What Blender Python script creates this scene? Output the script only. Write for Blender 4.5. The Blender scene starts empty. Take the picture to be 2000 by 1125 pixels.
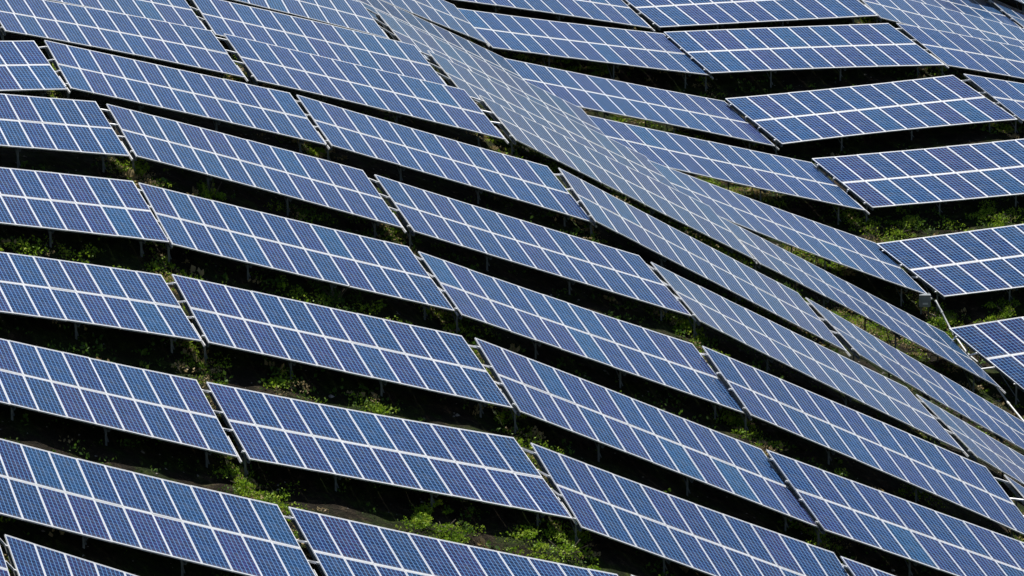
import bpy, math, random
import numpy as np
random.seed(4)
rng = np.random.RandomState(7)
S = bpy.context.scene

# ------------------------------------------------------------------ camera, sky, sun, exposure
cd = bpy.data.cameras.new('camera'); cam = bpy.data.objects.new('camera', cd)
S.collection.objects.link(cam); S.camera = cam
cd.sensor_fit = 'HORIZONTAL'; cd.angle = math.radians(11.0)
cam.location = (0, 0, 70); cam.rotation_euler = (math.radians(90 - 15), 0, 0)
cd.clip_start = 1; cd.clip_end = 20000
S.view_settings.view_transform = 'Standard'; S.view_settings.look = 'None'
S.view_settings.gamma = 1; S.view_settings.use_curve_mapping = False
S.view_settings.exposure = 0.5
SUN_EL, SUN_AZ = 60.0, 351.0        # azimuth clockwise from +Y (the viewing direction)
el, az = math.radians(SUN_EL), math.radians(SUN_AZ)
w = bpy.data.worlds.new('World'); S.world = w; w.use_nodes = True
nt = w.node_tree
sky = nt.nodes.new('ShaderNodeTexSky'); sky.sky_type = 'NISHITA'; sky.sun_disc = False
sky.sun_elevation = el; sky.sun_rotation = az
bg = nt.nodes['Background']; bg.inputs['Strength'].default_value = 0.05
nt.links.new(sky.outputs[0], bg.inputs['Color'])
ld = bpy.data.lights.new('sun', 'SUN'); ld.energy = 5.0; ld.angle = math.radians(0.53); ld.color = (1, .965, .91)
sun = bpy.data.objects.new('sun', ld); S.collection.objects.link(sun)
sun.rotation_euler = (math.pi/2 - el, 0, math.pi - az)
sun.location = (0, 100, 200)

# ------------------------------------------------------------------ helpers
def tag(o, label=None, cat=None, group=None, kind=None):
    if label: o['label'] = label
    if cat: o['category'] = cat
    if group: o['group'] = group
    if kind: o['kind'] = kind
    return o

def mesh_obj(name, V, F, mats, parent=None, uv=None, mi=None, smooth=False, origin=(0, 0, 0)):
    me = bpy.data.meshes.new(name)
    o3 = np.array(origin, float)
    V = np.asarray(V, float) - o3
    me.from_pydata(V.tolist(), [], F)
    for m in (mats if isinstance(mats, (list, tuple)) else [mats]): me.materials.append(m)
    if uv is not None:
        l = me.uv_layers.new(name='UVMap')
        l.data.foreach_set('uv', np.asarray(uv, float).ravel())
    if mi is not None: me.polygons.foreach_set('material_index', mi)
    if smooth: me.polygons.foreach_set('use_smooth', [True]*len(F))
    o = bpy.data.objects.new(name, me); S.collection.objects.link(o)
    if parent is not None:
        o.parent = parent; o.location = o3 - np.array(parent.location)
    else: o.location = o3
    return o

class MB:
    def __init__(s): s.V = []; s.F = []
    def add(s, V, F):
        b = len(s.V); s.V += [tuple(map(float, v)) for v in V]; s.F += [tuple(i + b for i in f) for f in F]
    def bar(s, a, b, wv, hv):          # box from a to b, half extents given by vectors wv, hv
        a, b, wv, hv = map(lambda q: np.array(q, float), (a, b, wv, hv))
        V = [a-wv-hv, a+wv-hv, a+wv+hv, a-wv+hv, b-wv-hv, b+wv-hv, b+wv+hv, b-wv+hv]
        s.add(V, [(0,1,2,3),(7,6,5,4),(0,4,5,1),(1,5,6,2),(2,6,7,3),(3,7,4,0)])
    def cprof(s, a, b, w_, h_, up, t=.006):   # C-shaped rolled profile
        a, b, up = np.array(a, float), np.array(b, float), np.array(up, float)
        d = (b-a)/np.linalg.norm(b-a); sd = np.cross(d, up); sd /= np.linalg.norm(sd); up = np.cross(sd, d)
        s.bar(a, b, sd*t, up*h_/2)
        for k in (-1, 1):
            o = sd*(w_/2+t) + up*k*(h_/2-t)
            s.bar(a+o, b+o, sd*(w_/2), up*t)
    def tube(s, pts, r, n=8):
        pts = [np.array(p, float) for p in pts]; rings = []
        for i, p in enumerate(pts):
            d = pts[min(i+1, len(pts)-1)] - pts[max(i-1, 0)]; d /= np.linalg.norm(d)
            x = np.cross(d, (0, 0, 1.)); 
            if np.linalg.norm(x) < .05: x = np.cross(d, (1., 0, 0))
            x /= np.linalg.norm(x); y = np.cross(d, x)
            rings.append([p + r*(math.cos(t)*x + math.sin(t)*y) for t in [2*math.pi*k/n for k in range(n)]])
        V = [v for q in rings for v in q]; F = []
        for i in range(len(pts)-1):
            for k in range(n): F.append((i*n+k, i*n+(k+1) % n, (i+1)*n+(k+1) % n, (i+1)*n+k))
        F.append(tuple(range(n))[::-1]); F.append(tuple((len(pts)-1)*n+k for k in range(n)))
        s.add(V, F)
    def build(s, name, m, parent=None, origin=None, smooth=False):
        o = origin if origin is not None else np.mean(np.array(s.V), axis=0)
        return mesh_obj(name, s.V, s.F, m, parent, origin=o, smooth=smooth)

# ------------------------------------------------------------------ materials
def mat(name):
    m = bpy.data.materials.new(name); m.use_nodes = True
    return m, m.node_tree.nodes, m.node_tree.links, m.node_tree.nodes['Principled BSDF']
def val(N, L, op, a, b=None, c=None):
    n = N.new('ShaderNodeMath'); n.operation = op
    for i, x in enumerate((a, b, c)):
        if x is None: continue
        if isinstance(x, (int, float)): n.inputs[i].default_value = x
        else: L.new(x, n.inputs[i])
    return n.outputs[0]
def mix(N, L, f, a, b, mode='MIX'):
    n = N.new('ShaderNodeMix'); n.data_type = 'RGBA'; n.blend_type = mode
    for s_, x in ((n.inputs[0], f), (n.inputs[6], a), (n.inputs[7], b)):
        if isinstance(x, (int, float)): s_.default_value = x
        elif isinstance(x, tuple): s_.default_value = x + (1,) if len(x) == 3 else x
        else: L.new(x, s_)
    return n.outputs[2]
def noise(N, L, vec, sc, det=3, rough=.5):
    n = N.new('ShaderNodeTexNoise'); n.inputs['Scale'].default_value = sc
    n.inputs['Detail'].default_value = det; n.inputs['Roughness'].default_value = rough
    if vec is not None: L.new(vec, n.inputs['Vector'])
    return n.outputs['Fac']
def ramp(N, L, f, stops):
    n = N.new('ShaderNodeValToRGB'); L.new(f, n.inputs[0]); e = n.color_ramp.elements
    while len(e) < len(stops): e.new(.5)
    for q, (p, c) in zip(e, stops): q.position = p; q.color = c + (1,) if len(c) == 3 else c
    return n.outputs[0]

# polycrystalline module under glass: 6 x 12 cells, white backsheet showing in the joints
CM, N, L, B = mat('solar_cells')
uvn = N.new('ShaderNodeUVMap'); sep = N.new('ShaderNodeSeparateXYZ'); L.new(uvn.outputs[0], sep.inputs[0])
def cellcoord(o, n, m):
    t = val(N, L, 'MULTIPLY', val(N, L, 'SUBTRACT', o, m), n/(1-2*m))
    inside = val(N, L, 'MULTIPLY', val(N, L, 'GREATER_THAN', t, 0.0), val(N, L, 'LESS_THAN', t, float(n)))
    return t, inside
tu, iu = cellcoord(sep.outputs[0], 6, .012); tv, iv = cellcoord(sep.outputs[1], 12, .021)
def joint(t, g):
    f = val(N, L, 'ABSOLUTE', val(N, L, 'SUBTRACT', val(N, L, 'FRACT', t), .5))
    return val(N, L, 'GREATER_THAN', f, .5-g/2)
ju, jv = joint(tu, .135), joint(tv, .08)
bus = joint(val(N, L, 'MULTIPLY', tu, 3.0), .07)
oi = N.new('ShaderNodeObjectInfo'); tc = N.new('ShaderNodeTexCoord')
comb = N.new('ShaderNodeCombineXYZ')
L.new(val(N, L, 'FLOOR', tu), comb.inputs[0]); L.new(val(N, L, 'FLOOR', tv), comb.inputs[1])
L.new(val(N, L, 'MULTIPLY', oi.outputs['Random'], 97.0), comb.inputs[2])
wn = N.new('ShaderNodeTexWhiteNoise'); wn.noise_dimensions = '3D'; L.new(comb.outputs[0], wn.inputs['Vector'])
vo = N.new('ShaderNodeTexVoronoi'); vo.inputs['Scale'].default_value = 42; L.new(tc.outputs['Object'], vo.inputs['Vector'])
geo = N.new('ShaderNodeNewGeometry')
big = noise(N, L, geo.outputs['Position'], .9, 2)
pan = ramp(N, L, oi.outputs['Random'], [(0, (.001, .020, .085)), (.28, (.003, .014, .090)), (.45, (.008, .011, .086)), (.62, (.022, .011, .082)), (.8, (.011, .011, .084)), (.9, (.0005, .042, .120)), (1, (.002, .018, .1))])
c = mix(N, L, val(N, L, 'MULTIPLY', big, .4), pan, (.001, .028, .085))
hv = N.new('ShaderNodeHueSaturation'); L.new(c, hv.inputs['Color'])
v1 = val(N, L, 'ADD', val(N, L, 'MULTIPLY', wn.outputs['Value'], .42), .48)
v2 = val(N, L, 'ADD', val(N, L, 'MULTIPLY', vo.outputs['Distance'], .5), .86)
slow = noise(N, L, geo.outputs['Position'], .16, 2)
v3 = val(N, L, 'ADD', val(N, L, 'MULTIPLY', slow, .7), .68)
v4 = val(N, L, 'ADD', val(N, L, 'MULTIPLY', noise(N, L, tc.outputs['Object'], 11, 3, .7), .9), .55)
L.new(val(N, L, 'MULTIPLY', val(N, L, 'MULTIPLY', v3, v4), val(N, L, 'MULTIPLY', v1, v2)), hv.inputs['Value'])
c = mix(N, L, val(N, L, 'MULTIPLY', bus, .28), hv.outputs['Color'], (.42, .46, .55))
c = mix(N, L, val(N, L, 'MULTIPLY', jv, .7), c, (.16, .31, .58))
c = mix(N, L, ju, c, (.12, .28, .55))
c = mix(N, L, val(N, L, 'MULTIPLY', iu, iv), (.55, .57, .62), c)
dirt = noise(N, L, tc.outputs['Object'], 2.2, 5, .65)
edge = val(N, L, 'MULTIPLY', ramp(N, L, sep.outputs[1], [(.0, (1, 1, 1)), (.09, (0, 0, 0))]), val(N, L, 'MULTIPLY', noise(N, L, geo.outputs['Position'], 3.5, 4), .55))
c = mix(N, L, edge, c, (.26, .25, .22))
c = mix(N, L, ramp(N, L, dirt, [(.45, (0, 0, 0)), (.85, (.16, .16, .16))]), c, (.30, .29, .26))
L.new(c, B.inputs['Base Color']); B.inputs['Roughness'].default_value = .30
B.inputs['IOR'].default_value = 1.33; B.inputs['Specular IOR Level'].default_value = .36
B.inputs['Sheen Weight'].default_value = .03; B.inputs['Sheen Roughness'].default_value = .4
B.inputs['Sheen Tint'].default_value = (.84, .72, .70, 1)
L.new(val(N, L, 'ADD', val(N, L, 'MULTIPLY', dirt, .16), .10), B.inputs['Roughness'])

FM, N, L, B = mat('anodised_frame')
tc = N.new('ShaderNodeTexCoord'); f = noise(N, L, tc.outputs['Object'], 9, 4)
L.new(ramp(N, L, f, [(.3, (.66, .68, .70)), (.75, (.80, .80, .80))]), B.inputs['Base Color'])
B.inputs['Roughness'].default_value = .45; B.inputs['Metallic'].default_value = .15

def metal(name, a, b, rough=.5, met=.5):
    m, N, L, B = mat(name); g = N.new('ShaderNodeNewGeometry')
    f = noise(N, L, g.outputs['Position'], 7, 4)
    L.new(ramp(N, L, f, [(.3, a), (.75, b)]), B.inputs['Base Color'])
    B.inputs['Roughness'].default_value = rough; B.inputs['Metallic'].default_value = met
    return m
GALV = metal('galvanised_steel', (.12, .14, .14), (.24, .26, .255), .55, .3)
RAIL = metal('rail_aluminium', (.66, .67, .68), (.8, .8, .8), .45, .2)
GREY = metal('grey_enclosure', (.16, .18, .19), (.24, .26, .27), .45, .1)
PVC = metal('white_pvc', (.50, .52, .51), (.66, .67, .66), .45, 0)
BLK = metal('black_cable', (.02, .02, .02), (.04, .04, .04), .6, 0)

GM, N, L, B = mat('hillside_soil')
g = N.new('ShaderNodeNewGeometry'); P = g.outputs['Position']
n1, n2, n3, n4 = noise(N, L, P, .55, 5, .6), noise(N, L, P, 3.1, 8, .7), noise(N, L, P, 21, 4, .7), noise(N, L, P, 1.3, 4, .6)
soil = ramp(N, L, n2, [(.3, (.014, .010, .007)), (.5, (.034, .026, .016)), (.62, (.09, .065, .04)), (.75, (.28, .21, .13))])
grass = ramp(N, L, n2, [(.3, (.008, .014, .004)), (.5, (.028, .048, .009)), (.68, (.085, .115, .02))])
c = mix(N, L, ramp(N, L, n1, [(.44, (0, 0, 0)), (.54, (1, 1, 1))]), soil, grass)
c = mix(N, L, ramp(N, L, n4, [(.5, (0, 0, 0)), (.62, (.8, .8, .8))]), c, (.020, .017, .011))
c = mix(N, L, ramp(N, L, n3, [(.35, (.85, .85, .85)), (.6, (0, 0, 0))]), c, (.012, .011, .007))
L.new(c, B.inputs['Base Color']); B.inputs['Roughness'].default_value = .95
B.inputs['Specular IOR Level'].default_value = .1
bp = N.new('ShaderNodeBump'); bp.inputs['Strength'].default_value = 1; bp.inputs['Distance'].default_value = .3
L.new(n2, bp.inputs['Height']); L.new(bp.outputs[0], B.inputs['Normal'])
STONE = metal('pale_stone', (.12, .105, .085), (.34, .31, .27), .9, 0)
BARK = metal('woody_stem', (.06, .045, .03), (.14, .11, .07), .9, 0)

def leafmat(name, stops):
    m, N, L, B = mat(name); g = N.new('ShaderNodeNewGeometry')
    f = noise(N, L, g.outputs['Position'], 2.3, 5, .7)
    c = ramp(N, L, f, stops); L.new(c, B.inputs['Base Color'])
    B.inputs['Roughness'].default_value = .6; B.inputs['Specular IOR Level'].default_value = .25
    tr = N.new('ShaderNodeBsdfTranslucent'); L.new(c, tr.inputs[0])
    mx = N.new('ShaderNodeMixShader'); mx.inputs[0].default_value = .3
    L.new(B.outputs[0], mx.inputs[1]); L.new(tr.outputs[0], mx.inputs[2])
    L.new(mx.outputs[0], N['Material Output'].inputs[0]); return m
LEAF = leafmat('weed_leaves', [(.3, (.025, .065, .010)), (.5, (.08, .16, .02)), (.7, (.17, .24, .03)), (.85, (.24, .20, .08))])
LEAF2 = leafmat('shrub_leaves', [(.3, (.07, .15, .010)), (.5, (.22, .36, .02)), (.72, (.52, .56, .08))])
STRAW = leafmat('dry_straw', [(.3, (.26, .19, .09)), (.6, (.46, .36, .18)), (.8, (.58, .49, .30))])

# ------------------------------------------------------------------ survey of the tables: six points each,
# upper edge left / middle / right, then lower edge left / middle / right (metres)
ARR={
'K7':[-19.483,121.136,33.476,-16.67,124.965,31.534,-13.125,128.546,29.346,-18.873,117.574,32.506,-15.532,121.399,30.385,-12.102,125.019,28.099],
'L1':[-21.654,157.778,35.515,-18.575,161.939,34.573,-15.26,166.037,33.693,-20.771,154.235,34.577,-17.419,158.406,33.747,-13.938,162.514,32.906],
'L2':[-19.523,152.576,35.421,-16.302,156.546,34.205,-12.882,160.439,32.99,-18.627,148.979,34.666,-15.231,152.971,33.385,-11.605,156.89,32.119],
'L3':[-18.478,147.173,34.525,-15.014,150.935,33.226,-11.344,154.61,31.897,-17.381,143.593,33.746,-13.826,147.377,32.345,-10.052,151.076,30.919],
'L4':[-17.417,141.843,33.461,-13.899,145.481,32.008,-10.168,149.006,30.481,-16.357,138.263,32.589,-12.696,141.93,31.097,-8.812,145.475,29.462],
'L5':[-16.348,137.163,32.503,-12.709,140.446,30.645,-8.864,143.681,28.842,-15.397,133.543,31.62,-11.538,136.873,29.635,-7.538,140.149,27.641],
'L6':[-14.176,132.329,30.753,-10.466,135.458,28.738,-6.391,138.46,26.796,-13.14,128.776,29.614,-9.239,131.951,27.501,-4.975,134.992,25.389],
'L7':[-12.853,128.498,29.117,-8.907,131.358,26.814,-4.764,134.16,24.505,-11.77,124.932,27.888,-7.862,127.795,25.499,-3.661,130.607,23.184],
'M-1':[-18.452,175.105,34.764,-15.152,178.941,33.331,-11.735,182.713,31.9,-17.51,171.455,34.282,-14.081,175.327,32.772,-10.471,179.115,31.14],
'M0':[-17.382,170.669,34.377,-13.955,174.402,32.956,-10.282,177.988,31.429,-16.264,167.058,33.79,-12.779,170.808,32.254,-8.968,174.41,30.596],
'M1':[-14.932,166.062,33.705,-11.249,169.465,32.073,-7.403,172.788,30.438,-13.808,162.438,32.956,-10.081,165.871,31.283,-6.062,169.206,29.512],
'M2':[-12.552,160.463,32.919,-8.76,163.674,31.114,-4.814,166.781,29.255,-11.389,156.844,32.122,-7.575,160.083,30.238,-3.455,163.205,28.243],
'M3':[-11.17,154.457,31.888,-7.31,157.608,30.095,-3.249,160.655,28.301,-9.951,150.896,30.896,-6.018,154.076,29.041,-1.746,157.149,27.174],
'M4':[-9.854,148.87,30.537,-5.775,151.802,28.82,-1.514,154.645,27.083,-8.6,145.326,29.461,-4.425,148.298,27.658,0.03,151.177,25.811],
'M5':[-8.58,143.493,28.836,-4.359,146.312,27.149,0.045,149.047,25.545,-7.208,140.01,27.616,-2.906,142.887,25.904,1.744,145.656,24.12],
'M6':[-6.086,138.168,26.829,-1.667,140.734,25.005,2.97,143.253,23.238,-4.626,134.776,25.388,-0.07,137.365,23.535,4.691,139.91,21.761],
'N-2':[-12.509,186.556,32.404,-9.108,190.16,30.804,-5.614,193.671,29.11,-11.974,182.835,32.003,-8.34,186.45,30.317,-4.513,189.973,28.542],
'N-1':[-11.342,182.707,31.755,-7.536,185.997,30.152,-3.54,189.195,28.458,-10.205,179.069,31.06,-6.344,182.358,29.408,-2.307,185.566,27.738],
'N0':[-9.864,178.018,31.324,-5.909,181.124,29.664,-1.69,184.097,27.966,-8.558,174.433,30.485,-4.561,177.559,28.797,-0.232,180.539,26.997],
'N1':[-7.174,172.619,30.416,-3.036,175.427,28.5,1.218,178.15,26.623,-5.876,169.009,29.537,-1.755,171.863,27.593,2.753,174.6,25.524],
'N2':[-4.44,166.537,29.179,-0.151,169.094,27.152,4.235,171.571,25.156,-3.078,162.956,28.189,1.22,165.558,26.148,5.905,168.057,24.023],
'N3':[-2.923,160.27,28.253,1.347,162.738,26.067,5.809,165.093,23.915,-1.517,156.722,27.161,2.757,159.244,24.931,7.459,161.621,22.556],
'N4':[-1.126,154.289,27.123,3.232,156.543,24.75,7.761,158.675,22.291,0.257,150.791,25.814,4.666,153.081,23.378,9.398,155.238,20.823],
'N5':[0.538,148.642,25.515,4.998,150.794,23.138,9.698,152.854,20.801,2.008,145.236,23.994,6.543,147.439,21.558,11.338,149.523,19.007],
'N6':[3.357,143.074,23.296,8.087,144.934,20.882,13.061,146.7,18.522,4.897,139.672,21.738,9.596,141.555,19.26,14.584,143.327,16.763],
'P-4':[-10.056,201.481,30.762,-6.217,204.497,28.421,-2.31,207.488,26.095,-8.73,197.874,29.985,-4.896,200.886,27.607,-0.964,203.887,25.314],
'P-3':[-7.941,197.474,29.77,-4.2,200.576,27.341,-0.321,203.535,24.817,-6.478,193.881,29.085,-2.891,196.971,26.671,0.987,199.904,24.108],
'P-2':[-5.089,193.684,28.849,-1.297,196.504,26.348,2.663,199.23,23.773,-3.782,190.065,28.076,0.057,192.899,25.56,4.087,195.627,22.906],
'P-1':[-3.079,189.124,28.296,0.909,191.726,25.733,5.001,194.253,23.098,-1.685,185.533,27.426,2.347,188.144,24.841,6.567,190.688,22.226],
'P0':[-1.163,183.99,27.805,2.97,186.311,25.215,7.212,188.558,22.586,0.161,180.347,27.019,4.315,182.702,24.321,8.727,184.969,21.515],
'P1':[1.599,177.902,26.634,5.814,179.977,23.868,10.125,181.977,21.08,2.839,174.256,25.647,7.12,176.377,22.858,11.68,178.397,19.918],
'P2':[4.611,171.117,25.063,9.008,173.116,22.334,13.514,175.021,19.591,6.174,167.58,23.985,10.517,169.609,21.202,15.241,171.527,18.337],
'P3':[6.102,164.642,23.972,10.776,166.345,21.482,15.627,167.945,18.904,7.566,161.144,22.667,12.329,162.892,20.073,17.296,164.522,17.325],
'P4':[7.886,158.203,22.433,12.825,159.856,20.103,17.95,161.448,17.744,9.565,154.864,20.848,14.604,156.515,18.543,19.705,158.101,16.166],
'P5':[9.881,152.555,20.784,14.989,154.05,18.418,20.076,155.522,16.094,11.551,149.169,19.223,16.563,150.66,16.889,21.742,152.109,14.523],
'Q-5':[-4.452,211.171,27.212,-0.337,214.359,25.988,4.057,217.436,24.681,-2.918,207.692,26.337,1.348,210.895,25.061,5.748,213.99,23.724],
'Q-4':[-2.261,207.254,26.014,1.836,210.411,24.78,6.219,213.475,23.621,-0.749,203.76,25.164,3.468,206.952,23.891,8.011,210.044,22.636],
'Q-3':[-0.321,203.305,24.848,4.119,206.0,23.334,8.547,208.69,21.88,1.144,199.754,23.981,5.706,202.521,22.461,10.456,205.256,20.838],
'Q-2':[2.711,198.81,23.644,7.194,201.404,22.058,11.819,203.958,20.485,4.333,195.323,22.76,8.933,197.963,21.051,13.756,200.569,19.388],
'Q-1':[5.065,193.726,23.087,9.42,196.086,20.854,14.03,198.4,18.647,6.685,190.231,22.166,11.174,192.614,19.768,15.807,194.968,17.487],
'Q0':[7.458,188.212,22.346,11.951,190.11,19.531,16.214,192.053,16.821,8.945,184.6,21.435,13.397,186.582,18.645,18.079,188.545,15.637],
'Q1':[10.382,181.681,20.99,14.947,183.468,17.893,19.319,185.343,14.894,12.139,178.21,19.84,16.606,180.002,16.727,21.158,181.882,13.726],
'Q2':[13.814,174.704,19.445,18.358,176.335,16.37,22.995,177.959,13.286,15.688,171.336,18.202,20.339,172.98,15.02,25.031,174.631,11.899],
'Q3':[16.242,167.959,18.635,20.567,169.64,15.363,25.023,171.358,12.256,17.849,164.442,17.472,22.315,166.147,14.279,26.9,167.873,11.182],
'R-5':[4.118,217.266,24.717,8.713,220.236,24.384,13.404,223.163,24.046,6.084,213.957,23.775,10.713,216.947,23.379,15.461,219.895,22.989],
'R-4':[6.213,213.264,23.731,11.006,215.941,23.346,15.796,218.561,22.956,8.03,209.863,22.762,12.796,212.591,22.356,17.93,215.253,21.897],
'R-3':[8.556,208.298,22.076,13.306,211.09,21.882,18.156,213.811,21.802,10.718,205.112,20.956,15.466,207.952,20.827,20.577,210.701,20.647],
'R-2':[11.8,203.663,20.722,16.828,206.071,20.58,22.063,208.446,20.54,14.038,200.561,19.507,19.217,203.007,19.348,24.505,205.416,19.271],
'R-1':[13.994,197.891,18.748,19.056,200.371,18.785,24.225,202.799,18.839,16.426,194.924,17.438,21.485,197.44,17.371,26.772,199.904,17.353],
'R0':[16.326,191.609,17.103,21.488,194.006,17.245,26.778,196.36,17.375,18.944,188.878,15.501,24.163,191.283,15.584,29.434,193.651,15.696],
'S-6':[11.418,226.682,24.612,16.241,228.899,22.911,21.163,231.079,21.236,12.917,223.04,23.938,17.71,225.238,22.31,22.469,227.395,20.666],
'S-5':[14.159,223.251,23.715,18.969,225.421,22.068,23.9,227.539,20.382,15.589,219.61,22.955,20.355,221.769,21.283,25.236,223.88,19.6],
'S-4':[16.118,218.549,22.971,21.092,220.806,21.562,26.055,223.001,19.978,18.067,215.212,21.878,23.138,217.502,20.487,28.331,219.732,18.933],
'S-3':[18.568,213.714,21.874,23.563,216.026,20.56,28.685,218.277,19.205,20.748,210.529,20.651,25.799,212.848,19.301,30.998,215.116,17.973],
'T-6':[20.977,230.845,21.54,25.576,233.017,19.211,30.158,235.161,16.776,22.64,227.314,20.683,27.274,229.5,18.289,31.941,231.66,15.809],
'T-7':[18.78,233.705,23.206,23.491,235.683,20.925,28.178,237.653,18.607,20.21,230.06,22.488,24.881,232.039,20.031,29.646,234.033,17.669],
}
LABELS = {
"K7": "blue solar array, only its corner visible, bottom edge at far left",
"M0": "gently sloping array cut by the edge, upper of 2, top edge at far left",
"L1": "gently sloping array cut by the edge, lower of 2, top edge at far left",
"L2": "gently sloping array cut by the edge, upper far left of view",
"L3": "gently sloping array cut by the edge, upper middle far left of view",
"L4": "gently sloping array cut by the edge, middle far left of view",
"L5": "gently sloping array cut by the edge, lower middle far left of view",
"L6": "gently sloping array cut by the edge, bottom edge at left",
"L7": "gently sloping array cut by the edge, bottom edge at far left",
"M-1": "gently sloping array cut by the edge, top edge at left",
"M1": "gently sloping array, upper of 2, upper left of view",
"M2": "gently sloping array, lower of 2, upper left of view",
"M3": "gently sloping array, upper middle centre left of view",
"M4": "gently sloping array, lower middle centre left of view",
"M5": "gently sloping array, lower centre left of view",
"M6": "gently sloping array cut by the edge, bottom edge at centre left",
"N-2": "sloping solar array cut by the edge, upper of 2, top edge at centre left",
"N-1": "sloping solar array, lower of 2, top edge at centre left",
"N0": "sloping solar array, upper centre left of view",
"N1": "sloping solar array, upper centre of view",
"N2": "sloping solar array, upper middle centre of view",
"N3": "sloping solar array, lower middle centre of view",
"N4": "sloping solar array, lower centre right of view",
"N5": "sloping solar array cut by the edge, upper of 2, bottom edge at centre right",
"N6": "sloping solar array, only its corner visible, lower of 2, bottom edge at centre right",
"P-4": "steeply sloping solar array cut by the edge, uppermost of 3, top edge at centre",
"P-3": "steeply sloping solar array cut by the edge, middle of 3, top edge at centre",
"P-2": "steeply sloping solar array, lowest of 3, top edge at centre",
"P-1": "steeply sloping solar array, upper centre of view",
"P0": "steeply sloping solar array, upper middle centre right of view",
"P1": "steeply sloping solar array, middle centre right of view",
"P2": "steeply sloping solar array, lower middle right of view",
"P3": "steeply sloping solar array, lower right of view",
"P4": "steeply sloping solar array cut by the edge, bottom edge at far right",
"P5": "steeply sloping solar array, only its corner visible, bottom edge at right",
"Q-5": "gully side array cut by the edge, upper of 2, top edge at centre",
"Q-4": "gully side array, lower of 2, top edge at centre",
"Q-3": "gully side array, upper of 2, upper centre right of view",
"Q-2": "gully side array, lower of 2, upper centre right of view",
"Q-1": "gully side array, upper middle right of view",
"Q0": "gully side array, middle right of view",
"Q1": "gully side array cut by the edge, lower middle far right of view",
"Q2": "gully side array cut by the edge, upper of 2, lower far right of view",
"Q3": "gully side array, only its corner visible, lower of 2, lower far right of view",
"R-5": "level solar array cut by the edge, upper of 2, top edge at right",
"R-4": "level solar array, lower of 2, top edge at right",
"R-3": "level solar array, upper right of view",
"R-2": "level solar array cut by the edge, upper middle far right of view",
"R-1": "level solar array cut by the edge, middle far right of view",
"R0": "level solar array cut by the edge, lower middle far right of view",
"S-6": "greyish solar array cut by the edge, uppermost of 3, top edge at far right",
"S-5": "greyish solar array cut by the edge, middle of 3, top edge at far right",
"S-4": "greyish solar array cut by the edge, lowest of 3, top edge at far right",
"S-3": "greyish solar array cut by the edge, upper far right of view",
"T-7": "distant solar array, only its corner visible, upper of 2, top edge at far right",
"T-6": "distant solar array, only its corner visible, lower of 2, top edge at far right"
}
NAMES = list(ARR)
PT = {k: np.array(v).reshape(6, 3) for k, v in ARR.items()}
# height of the lower edge over the soil (left, middle, right of each table)
POST_H = {'Q-4': (1.3, 1.55, .85), 'Q-3': (1.3, 1.6, .85), 'Q-2': (1.3, 1.6, .85), 'Q-1': (1.3, 1.6, .85), 'Q0': (1.0, 1.5, .9),
          'P0': (.6, .5, .6), 'P-1': (.7, .6, .7), 'P1': (.7, .7, .7)}
_c = []
for k in NAMES:
    for j in (3, 4, 5): _c.append(PT[k][j] - (0, 0, POST_H.get(k, (.78, .78, .78))[j-3]))
CP = np.array(_c)
# thin-plate spline height field through the feet of the tables
_mu = CP[:, :2].mean(0)
def _U(r2): return np.where(r2 > 0, .5*r2*np.log(np.maximum(r2, 1e-12)), 0)
def _fit():
    X = (CP[:, :2]-_mu)/50; n = len(X)
    K = _U(((X[:, None]-X[None])**2).sum(-1)) + np.eye(n)*4e-4
    A = np.zeros((n+3, n+3)); A[:n, :n] = K; A[:n, n] = 1; A[:n, n+1:] = X; A[n:, :n] = A[:n, n:].T
    return X, np.linalg.solve(A, np.concatenate([CP[:, 2], np.zeros(3)]))
_X, _w = _fit()
def gh(x, y):
    x = np.asarray(x, float); y = np.asarray(y, float); sh = x.shape
    x = x.ravel(); y = y.ravel(); n = len(_X); out = np.zeros(len(x))
    cx = np.clip(x, -32, 46); cy = np.clip(y, 112, 250)
    far = np.hypot(x-cx, y-cy)
    q = (np.stack([cx, cy], 1)-_mu)/50
    for s in range(0, len(x), 4000):
        Q = q[s:s+4000]
        out[s:s+4000] = _U(((Q[:, None]-_X[None])**2).sum(-1))@_w[:n] + _w[n] + Q@_w[n+1:]
    out = out*np.exp(-(far/90)**2)
    return out.reshape(sh)

_low = [PT[k][j] for k in NAMES for j in (0, 1, 2) if PT[k][j][2] - gh(*PT[k][j][:2]) < .6]
if _low:
    CP = np.concatenate([CP, np.array(_low) - (0, 0, .66)]); _X, _w = _fit()

# ------------------------------------------------------------------ the ground
def axis(lo, hi, step, outer):
    a = list(np.arange(lo, hi+.01, step)); d = step
    b = [hi]; 
    while b[-1] < outer: d *= 1.35; b.append(b[-1]+d)
    d = step; c_ = [lo]
    while c_[-1] > -outer: d *= 1.35; c_.append(c_[-1]-d)
    return np.array(c_[:0:-1] + a + b[1:])
gx, gy = axis(-24, 40, .42, 1500), axis(118, 250, .42, 2500)
GX, GY = np.meshgrid(gx, gy)
def bumps(x, y):
    return .05*np.sin(1.9*x+.7*y) + .04*np.sin(-1.3*x+2.1*y+1) + .03*np.sin(4.1*x+3.3*y+2) + .02*np.sin(7.3*x-5.9*y)
GZ = gh(GX, GY) + bumps(GX, GY)
nx = len(gx); ny = len(gy)
V = np.stack([GX, GY, GZ], -1).reshape(-1, 3)
F = [(j*nx+i, j*nx+i+1, (j+1)*nx+i+1, (j+1)*nx+i) for j in range(ny-1) for i in range(nx-1)]
tag(mesh_obj('ground', V, F, GM, smooth=True), kind='structure')
def gz(x, y): return gh(np.array([x]), np.array([y]))[0] + float(bumps(x, y))

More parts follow.
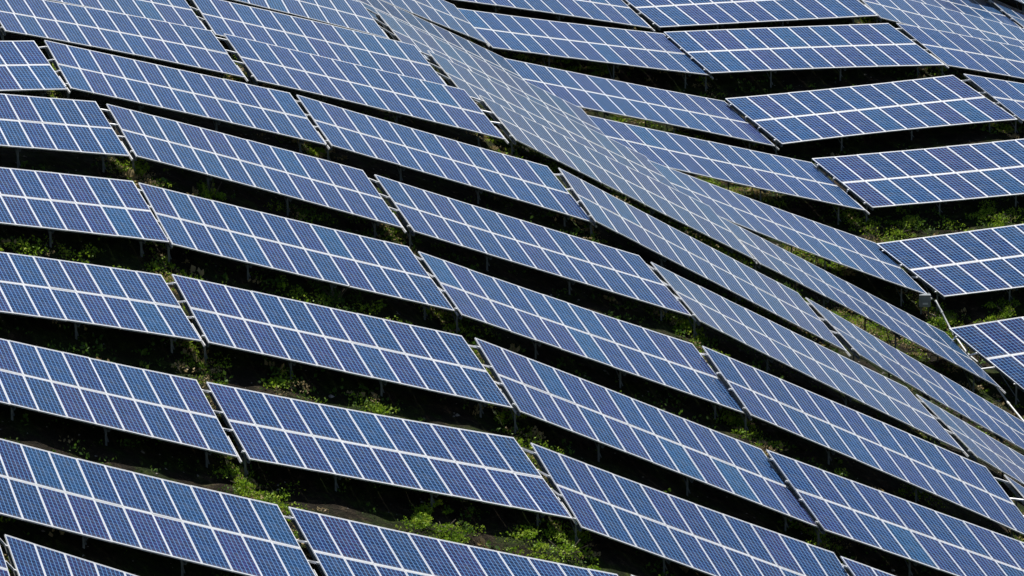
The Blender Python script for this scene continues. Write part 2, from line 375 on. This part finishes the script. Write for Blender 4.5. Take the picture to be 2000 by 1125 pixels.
# ------------------------------------------------------------------ the solar tables
COLS = 'KLMNPQRST'
NC = 11
def surf(P6, s, t):                 # s along the table 0..1, t down the slope 0..1
    l = np.array([2*(s-.5)*(s-1), -4*s*(s-1), 2*s*(s-.5)])
    return (l@P6[:3])*(1-t) + (l@P6[3:])*t
def frame_at(P6, s, t):
    e = 1e-3
    u = surf(P6, s+e, t)-surf(P6, s-e, t); v = surf(P6, s, 1.)-surf(P6, s, 0.)
    n = np.cross(v, u); n *= np.sign(n[2])
    return u/np.linalg.norm(u), v/np.linalg.norm(v), n/np.linalg.norm(n)
GAP = .014; FW = .021; TH = .038
def panel(P6, i, j, root):
    s0, s1 = i/NC, (i+1)/NC; t0, t1 = j/2, (j+1)/2
    c = [surf(P6, s0, t0), surf(P6, s1, t0), surf(P6, s1, t1), surf(P6, s0, t1)]   # TL TR BR BL
    ce = sum(c)/4
    u = (c[1]-c[0]+c[2]-c[3]); U = np.linalg.norm(u)/2; u /= 2*U
    v = (c[3]-c[0]+c[2]-c[1]); Vv = np.linalg.norm(v)/2; v /= 2*Vv
    n = np.cross(v, u); n *= np.sign(n[2]); n /= np.linalg.norm(n)
    tilt = rng.normal(0, .0022, 2); lift = rng.normal(0, .0015)
    def ring(ins, h):
        a, b = 1-2*ins/U, 1-2*ins/Vv
        out = []
        for q, (p, r) in zip(c, ((-1, -1), (1, -1), (1, 1), (-1, 1))):
            d = q-ce; du, dv = d@u, d@v
            m = du*a*u + dv*b*v + (d-du*u-dv*v)
            out.append(ce + m + n*(h + lift + tilt[0]*du + tilt[1]*dv))
        return out
    g = GAP/2
    # glass laminate
    top, bot = ring(g+FW-.004, -.004), ring(g+FW-.004, -.009)
    F = [(0, 3, 2, 1), (4, 5, 6, 7), (0, 1, 5, 4), (1, 2, 6, 5), (2, 3, 7, 6), (3, 0, 4, 7)]
    uv = [(0, 1), (0, 0), (1, 0), (1, 1)] + [(0, 0)]*20
    p = mesh_obj('solar_panel', top+bot, F, CM, root, uv=uv, origin=ce)
    # aluminium frame
    o1, i1, o2, i2 = ring(g, 0), ring(g+FW, 0), ring(g, -TH), ring(g+FW, -TH)
    V = o1+i1+o2+i2; F = []
    for k in range(4):
        m = (k+1) % 4
        F += [(k, 4+k, 4+m, m), (k, m, 8+m, 8+k), (4+k, 12+k, 12+m, 4+m), (8+k, 8+m, 12+m, 12+k)]
    fr = mesh_obj('panel_frame', V, F, FM, None, origin=ce)
    fr.parent = p; fr.location = (0, 0, 0)
    return p

POSTS = (.012, .30, .60, .925)
def table(key):
    P6 = PT[key]
    c0 = surf(P6, .5, .5); base = np.array([c0[0], c0[1], gz(c0[0], c0[1])])
    root = bpy.data.objects.new('solar_array', None); S.collection.objects.link(root)
    root.location = base; root.empty_display_size = .5
    for j in range(2):
        for i in range(NC): panel(P6, i, j, root)
    cont = COLS[COLS.index(key[0])+1] + key[1:] if key[0] != 'T' else None
    for t in (.115, .385, .615, .885):          # rails under the modules; they run on to the next table
        m = MB(); pts = []
        ss = list(np.linspace(-.006, 1.008, 13))
        for s in ss:
            u, v, n = frame_at(P6, s, t); pts.append(surf(P6, s, t) - n*(TH+.03))
        if cont in PT and t < .7:
            u, v, n = frame_at(PT[cont], 0., t); q = surf(PT[cont], -.004, t) - n*(TH+.03)
            if np.linalg.norm(q-pts[-1]) < 1.2: pts.append(q)
        for a, b in zip(pts[:-1], pts[1:]): m.bar(a, b, v*.022, n*.028)
        m.build('mounting_rail', RAIL, root)
    for s in POSTS:
        u, v, n = frame_at(P6, s, .5)
        a = surf(P6, s, .03) - n*(TH+.115); b = surf(P6, s, .975) - n*(TH+.115)
        m = MB(); m.cprof(a, b, .05, .10, n); m.build('rafter', GALV, root)
        for t in (.22, .87):
            u, v, n = frame_at(P6, s, t)
            tp = surf(P6, s, t) - n*(TH+.09)
            g0 = gz(tp[0], tp[1])-.35
            m = MB(); m.cprof((tp[0], tp[1], g0), tp, .04, .075, (0, 1, 0) if abs(v[1]) > .5 else (1, 0, 0), .009)
            m.build('support_post', GALV, root)
        tp = surf(P6, s, .62) - n*(TH+.14); q = surf(P6, s, .90) - n*.1
        m = MB(); m.bar(tp, (q[0], q[1], gz(q[0], q[1])+.18), np.array((.018, 0, 0)), np.array((0, .018, 0)))
        m.build('brace', GALV, root)
    u, v, n = frame_at(P6, 1., .5)               # end bracket showing below the right corner
    a = surf(P6, 1.007, .72) - n*(TH+.02); b = surf(P6, 1.007, 1.045) - n*(TH+.02)
    m = MB(); m.bar(a, b, u*.02, n*.03); m.build('end_bracket', RAIL, root)
    # string cable clipped under the lower rail, sagging between clips
    m = MB(); pts = []
    for k in range(NC*4+1):
        s = k/(NC*4); u, v, n = frame_at(P6, s, .93)
        sag = .05+.11*abs(math.sin(math.pi*s*NC/1.5 + len(key)))*random.uniform(.7, 1)
        p = surf(P6, s, .93) - n*(TH+.03); pts.append(p - (0, 0, sag))
    m.tube(pts, .012, 5); m.build('string_cable', BLK, root)
    tag(root, LABELS[key], 'solar array', 'solar arrays mounted in rows over the hillside')
    return root
for k in NAMES:
    if k in LABELS: table(k)

# ------------------------------------------------------------------ plants
def leafset(cx, cy, cz, rad, h, n, size, out, upright=.3):
    for _ in range(n):
        r = rad*math.sqrt(rng.rand()); a = rng.rand()*2*math.pi
        x, y = cx+r*math.cos(a), cy+r*math.sin(a)
        z = cz + h*rng.rand()**.8*(1-.6*(r/rad)**2)
        d = rng.normal(size=3); d[2] = abs(d[2])*(.5+upright*3); d /= np.linalg.norm(d)
        e = np.cross(d, rng.normal(size=3)); e /= np.linalg.norm(e)
        l = size*rng.uniform(.6, 1.4); ww = l*rng.uniform(.22, .42)
        p = np.array((x, y, z))
        b = len(out[0])
        out[0] += [p, p+d*l*.5+e*ww, p+d*l, p+d*l*.5-e*ww]
        out[1].append((b, b+1, b+2, b+3))
def flush(out, name, m):
    return mesh_obj(name, out[0], out[1], m)
# weeds everywhere under and between the tables
xs = rng.uniform(-22, 38, 24000); ys = rng.uniform(122, 246, 24000)
zs = gh(xs, ys) + bumps(xs, ys)
dens = np.sin(.55*xs+1.1)*np.sin(.37*ys+.4) + .6*np.sin(.21*xs-.63*ys) + .5*np.sin(1.7*xs+.9*ys)
cz, sy = math.cos(math.radians(15)), math.sin(math.radians(15))
dep = ys*cz - (zs-70)*sy
px = xs/dep; 
ok = (dens + rng.normal(0, .5, len(xs)) > .05) & (np.abs(px) < .108)
green = [[], []]; straw = [[], []]
for x, y, z in zip(xs[ok], ys[ok], zs[ok]):
    k = rng.rand()
    if k < .92: leafset(x, y, z-.02, rng.uniform(.15, .45), rng.uniform(.08, .26), rng.randint(8, 15), rng.uniform(.07, .13), green)
    else: leafset(x, y, z-.02, rng.uniform(.1, .3), rng.uniform(.05, .18), rng.randint(6, 12), rng.uniform(.10, .22), straw, 1.)
WEEDS=[[-14.37,146.62],[-13.78,147.33],[-13.31,147.74],[-12.36,148.66],[-10.02,150.13],[-10.16,150.47],[-6.95,153.28],[-6.3,153.95],[-4.8,155.18],[-4.27,155.55],[-6.8,160.94],[-6.51,161.74],[-10.28,142.41],[-6.53,146.36],[-6.03,146.63],[-4.23,148.04],[-3.94,148.12],[-7.63,140.46],[-7.64,139.17],[-7.03,139.44],[-6.47,139.61],[-6.31,139.69],[-2.87,142.0],[-2.44,142.27],[-1.44,142.79],[0.0,143.47],[0.73,144.01],[1.9,144.58],[1.55,146.19],[0.6,150.22],[0.83,149.96],[5.74,169.09],[5.97,168.22],[6.26,166.92],[6.66,166.4],[6.84,162.26],[7.16,161.99],[7.45,161.2],[-2.06,158.35],[-1.89,157.6],[-0.27,182.83],[-0.45,183.36],[-6.43,171.01],[-6.59,171.53],[-9.25,178.61],[-11.72,157.73],[-11.52,157.41],[-14.46,166.58],[7.24,184.27],[8.45,184.3],[4.32,181.18],[5.43,181.88],[9.15,156.24],[9.29,155.88],[13.25,164.39],[10.63,162.51],[14.53,200.16],[15.77,200.79],[18.04,201.71],[18.58,202.08],[19.64,202.72],[16.89,194.33],[15.95,194.89],[16.55,193.7],[17.5,194.69],[16.79,193.0],[10.99,197.21],[11.57,197.01],[11.96,196.84],[12.54,196.75],[12.44,191.64],[13.38,191.24],[14.16,191.4],[14.92,191.24],[15.06,187.93],[15.6,187.59],[16.44,188.56],[17.0,188.44],[17.38,188.35],[8.0,201.55],[8.61,201.79],[9.22,202.05],[9.62,202.0],[3.66,205.74],[4.48,206.18],[5.3,206.32],[6.13,206.54],[6.74,206.59],[0.2,207.57],[1.03,208.23],[2.06,208.87],[3.1,209.51],[3.93,210.07],[18.21,217.25],[15.04,221.65],[19.66,211.52],[13.77,200.79],[13.4,201.26],[-3.75,164.19],[-3.93,164.82],[-7.96,141.38],[2.67,179.43],[-8.6,148.51],[-9.2,145.96],[-8.94,145.28],[-0.15,152.15],[0.0,151.8],[8.85,156.64],[13.47,192.7],[18.45,185.46],[16.97,183.65]]
SHRUBS={"round":[-9.18,158.95],"mid":[-5.33,154.92],"long":[-1.94,142.53],"big":[1.58,144.52],"path":[-7.46,139.69],"r1":[15.14,200.42],"r2":[19.1,202.35],"r3":[18.86,195.73],"box":[16.28,194.52]}
CONDUIT=[[16.03,194.38,17.44],[16.25,194.25,17.04],[16.54,193.68,16.55],[16.75,193.08,16.32],[17.07,191.73,16.06],[17.39,191.43,15.86],[17.75,190.57,15.53],[18.04,189.95,15.25],[18.38,188.99,14.94],[18.76,187.92,14.66],[19.22,186.75,14.38]]
BOX=[15.66,194.78,17.26]
# denser growth where light reaches between the rows
lush = [[], []]
for wi, (x, y) in enumerate(WEEDS):
    n = rng.randint(9, 16) if 66 <= wi < 92 else rng.randint(4, 8)
    for _ in range(n):
        a, b = x+rng.normal(0, .45), y+rng.normal(0, .6)
        z = float(gh(np.array([a]), np.array([b]))[0]) + float(bumps(a, b))
        q = rng.rand(); dry = 66 <= wi < 92
        leafset(a, b, z-.03, rng.uniform(.2, .5), rng.uniform(.05, .2) if dry else rng.uniform(.10, .42), rng.randint(40, 80), rng.uniform(.05, .10), (straw if q < .45 else lush) if dry else (lush if q < .75 else green if q < .9 else straw))
for key in NAMES:                  # grass and litter along the lanes between neighbouring tables
    nb = COLS[COLS.index(key[0])+1]+key[1:] if key[0] != 'T' else None
    if nb not in PT: continue
    a0, a1 = (PT[key][2]+PT[nb][0])/2, (PT[key][5]+PT[nb][3])/2
    for _ in range(85):
        t = rng.uniform(-.3, 1.75); q = a0+(a1-a0)*t
        x, y = q[0]+rng.normal(0, .28), q[1]+rng.normal(0, .35)
        leafset(x, y, gz(x, y)-.02, rng.uniform(.12, .3), rng.uniform(.03, .15), rng.randint(16, 34), rng.uniform(.05, .09), lush if rng.rand() < .4 else straw)
for key, s0, s1, n in (('P0', .0, 1, 90), ('P-1', .5, 1, 20), ('P1', .5, 1., 30)):     # growth in the shade of the steep tables
    for _ in range(n):
        q = surf(PT[key], rng.uniform(s0, s1), rng.uniform(.35, .95)); z = gz(q[0], q[1])
        leafset(q[0], q[1], z-.03, rng.uniform(.2, .4), rng.uniform(.3, .62)*.8, 26, .12, lush if rng.rand() < .3 else green)
tag(flush(lush, 'lush_weeds', LEAF2), kind='stuff')
tag(flush(green, 'weeds', LEAF), kind='stuff')
tag(flush(straw, 'dry_grass', STRAW), kind='stuff')
# stones and clods lying on the slope
m = MB()
xs = rng.uniform(-22, 38, 9000); ys = rng.uniform(122, 246, 9000); zs = gh(xs, ys)+bumps(xs, ys)
dep = ys*cz - (zs-70)*sy; ok = np.abs(xs/dep) < .105
OCT = np.array([(1, 0, 0), (0, 1, 0), (-1, 0, 0), (0, -1, 0), (0, 0, 1), (0, 0, -.5)], float)
OF = [(0, 1, 4), (1, 2, 4), (2, 3, 4), (3, 0, 4), (1, 0, 5), (2, 1, 5), (3, 2, 5), (0, 3, 5)]
for x, y, z in zip(xs[ok], ys[ok], zs[ok]):
    r = rng.uniform(.025, .06)*(1 if rng.rand() < .9 else 2.2)
    t = rng.rand()*6.28; c_, s_ = math.cos(t), math.sin(t)
    Q = OCT*rng.uniform(.6, 1.3, (6, 3))*(r, r*.8, r*.6)
    Q = np.stack([Q[:, 0]*c_-Q[:, 1]*s_, Q[:, 0]*s_+Q[:, 1]*c_, Q[:, 2]], 1) + (x, y, z)
    m.add(Q, OF)
tag(m.build('stones', STONE, origin=(0, 0, 0)), kind='stuff')

# single bushes that stand out above the tables' upper edges
def bush(key, rad, h, n, label, mat_=None, cat='bush', size=.11, name='bush'):
    x, y = SHRUBS[key]; z = gz(x, y)
    root = bpy.data.objects.new(name, None); S.collection.objects.link(root); root.location = (x, y, z)
    st = MB()
    for k in range(7):
        a = k*.9; e = np.array((x+rad*.6*math.cos(a), y+rad*.6*math.sin(a), z+h*rng.uniform(.5, .9)))
        st.tube([(x, y, z-.05), (x+(e[0]-x)*.4, y+(e[1]-y)*.4, z+h*.35), e], .012, 5)
    st.build('stem', BARK, root)
    out = [[], []]
    for k in range(15):
        a = rng.rand()*6.28; q = rad*rng.rand()*1.35
        u_, v_ = x+q*math.cos(a), y+q*math.sin(a)*1.3
        leafset(u_, v_, gz(u_, v_)-.02, rad*rng.uniform(.25, .5), h*rng.uniform(.2, .95)*(1-.45*q/rad/1.35), n//5, size*.55, out)
    mesh_obj('foliage', out[0], out[1], mat_ or LEAF2, root, origin=(x, y, z))
    tag(root, label, cat)
bush('round', .40, .62, 420, 'small round bright green bush poking over the upper edge of an array, upper left')
bush('mid', .75, .66, 620, 'feathery dark green bush over the upper edge of the central left array', LEAF)
bush('long', .95, .40, 800, 'long low bright green clump behind the lowest array near the bottom edge', size=.13)
bush('big', 1.0, .5, 900, 'largest yellow green bush, at the bottom centre where two arrays nearly meet', size=.14)
bush('path', .5, .34, 420, 'trampled green clump in the lit strip between two arrays, lower left')
bush('r1', .75, .46, 520, 'bright grass clump at the left end behind the third level array')
bush('r2', .8, .50, 520, 'bright green clump at the right edge behind the third level array')
bush('r3', .7, .50, 520, 'bright green clump at the right edge behind the lowest level array')
bush('box', .42, .42, 320, 'yellow green bush at the foot of the grey box in the gully')

# ------------------------------------------------------------------ box and conduit in the gully
bx, by, bz = BOX; bz += .06; g0 = gz(bx, by)
root = bpy.data.objects.new('junction_box', None); S.collection.objects.link(root); root.location = (bx, by, g0)
def box(c, hx, hy, hz): 
    m = MB(); m.bar((c[0]-hx, c[1], c[2]), (c[0]+hx, c[1], c[2]), (0, hy, 0), (0, 0, hz)); return m
box((bx, by, bz), .22, .11, .23).build('enclosure', GREY, root)
box((bx-.02, by-.108, bz+.02), .16, .006, .16).build('door', GREY, root)
box((bx+.02, by-.120, bz-.10), .10, .005, .035).build('nameplate', PVC, root)
box((bx, by, bz+.225), .22, .13, .012).build('rain_hood', GREY, root)
for sx in (-.12, .15):
    m = MB(); m.bar((bx+sx, by+.15, g0-.3), (bx+sx, by+.15, bz+.25), (.028, 0, 0), (0, .028, 0)); m.build('support_post', GALV, root)
m = MB(); m.tube([(bx+.12, by-.02, bz-.26), (bx+.14, by-.04, bz-.5), (bx+.3, by-.1, g0+.1), (bx+.55, by-.3, g0-.02)], .025, 6); m.build('cable', BLK, root)
tag(root, 'grey electrical box on posts under the corner where gully arrays meet', 'junction box')
root = bpy.data.objects.new('cable_conduit', None); S.collection.objects.link(root)
P_ = [np.array(p) for p in CONDUIT]; root.location = (P_[0][0], P_[0][1], gz(P_[0][0], P_[0][1]))
m = MB(); m.tube(P_, .038, 8); m.build('pipe', PVC, root, smooth=True)
for i in (1, 4, 8):
    m = MB(); d = (P_[i+1]-P_[i]); d /= np.linalg.norm(d); m.tube([P_[i]-d*.09, P_[i]+d*.09], .05, 8); m.build('coupling', PVC, root)
for i in (3, 6, 8):
    p = P_[i]; m = MB(); m.bar((p[0], p[1], gz(p[0], p[1])-.2), (p[0], p[1], p[2]-.03), (.02, 0, 0), (0, .02, 0)); m.build('bracket', GALV, root)
tag(root, 'white conduit pipe running down the gully beside the lowest level array', 'conduit')
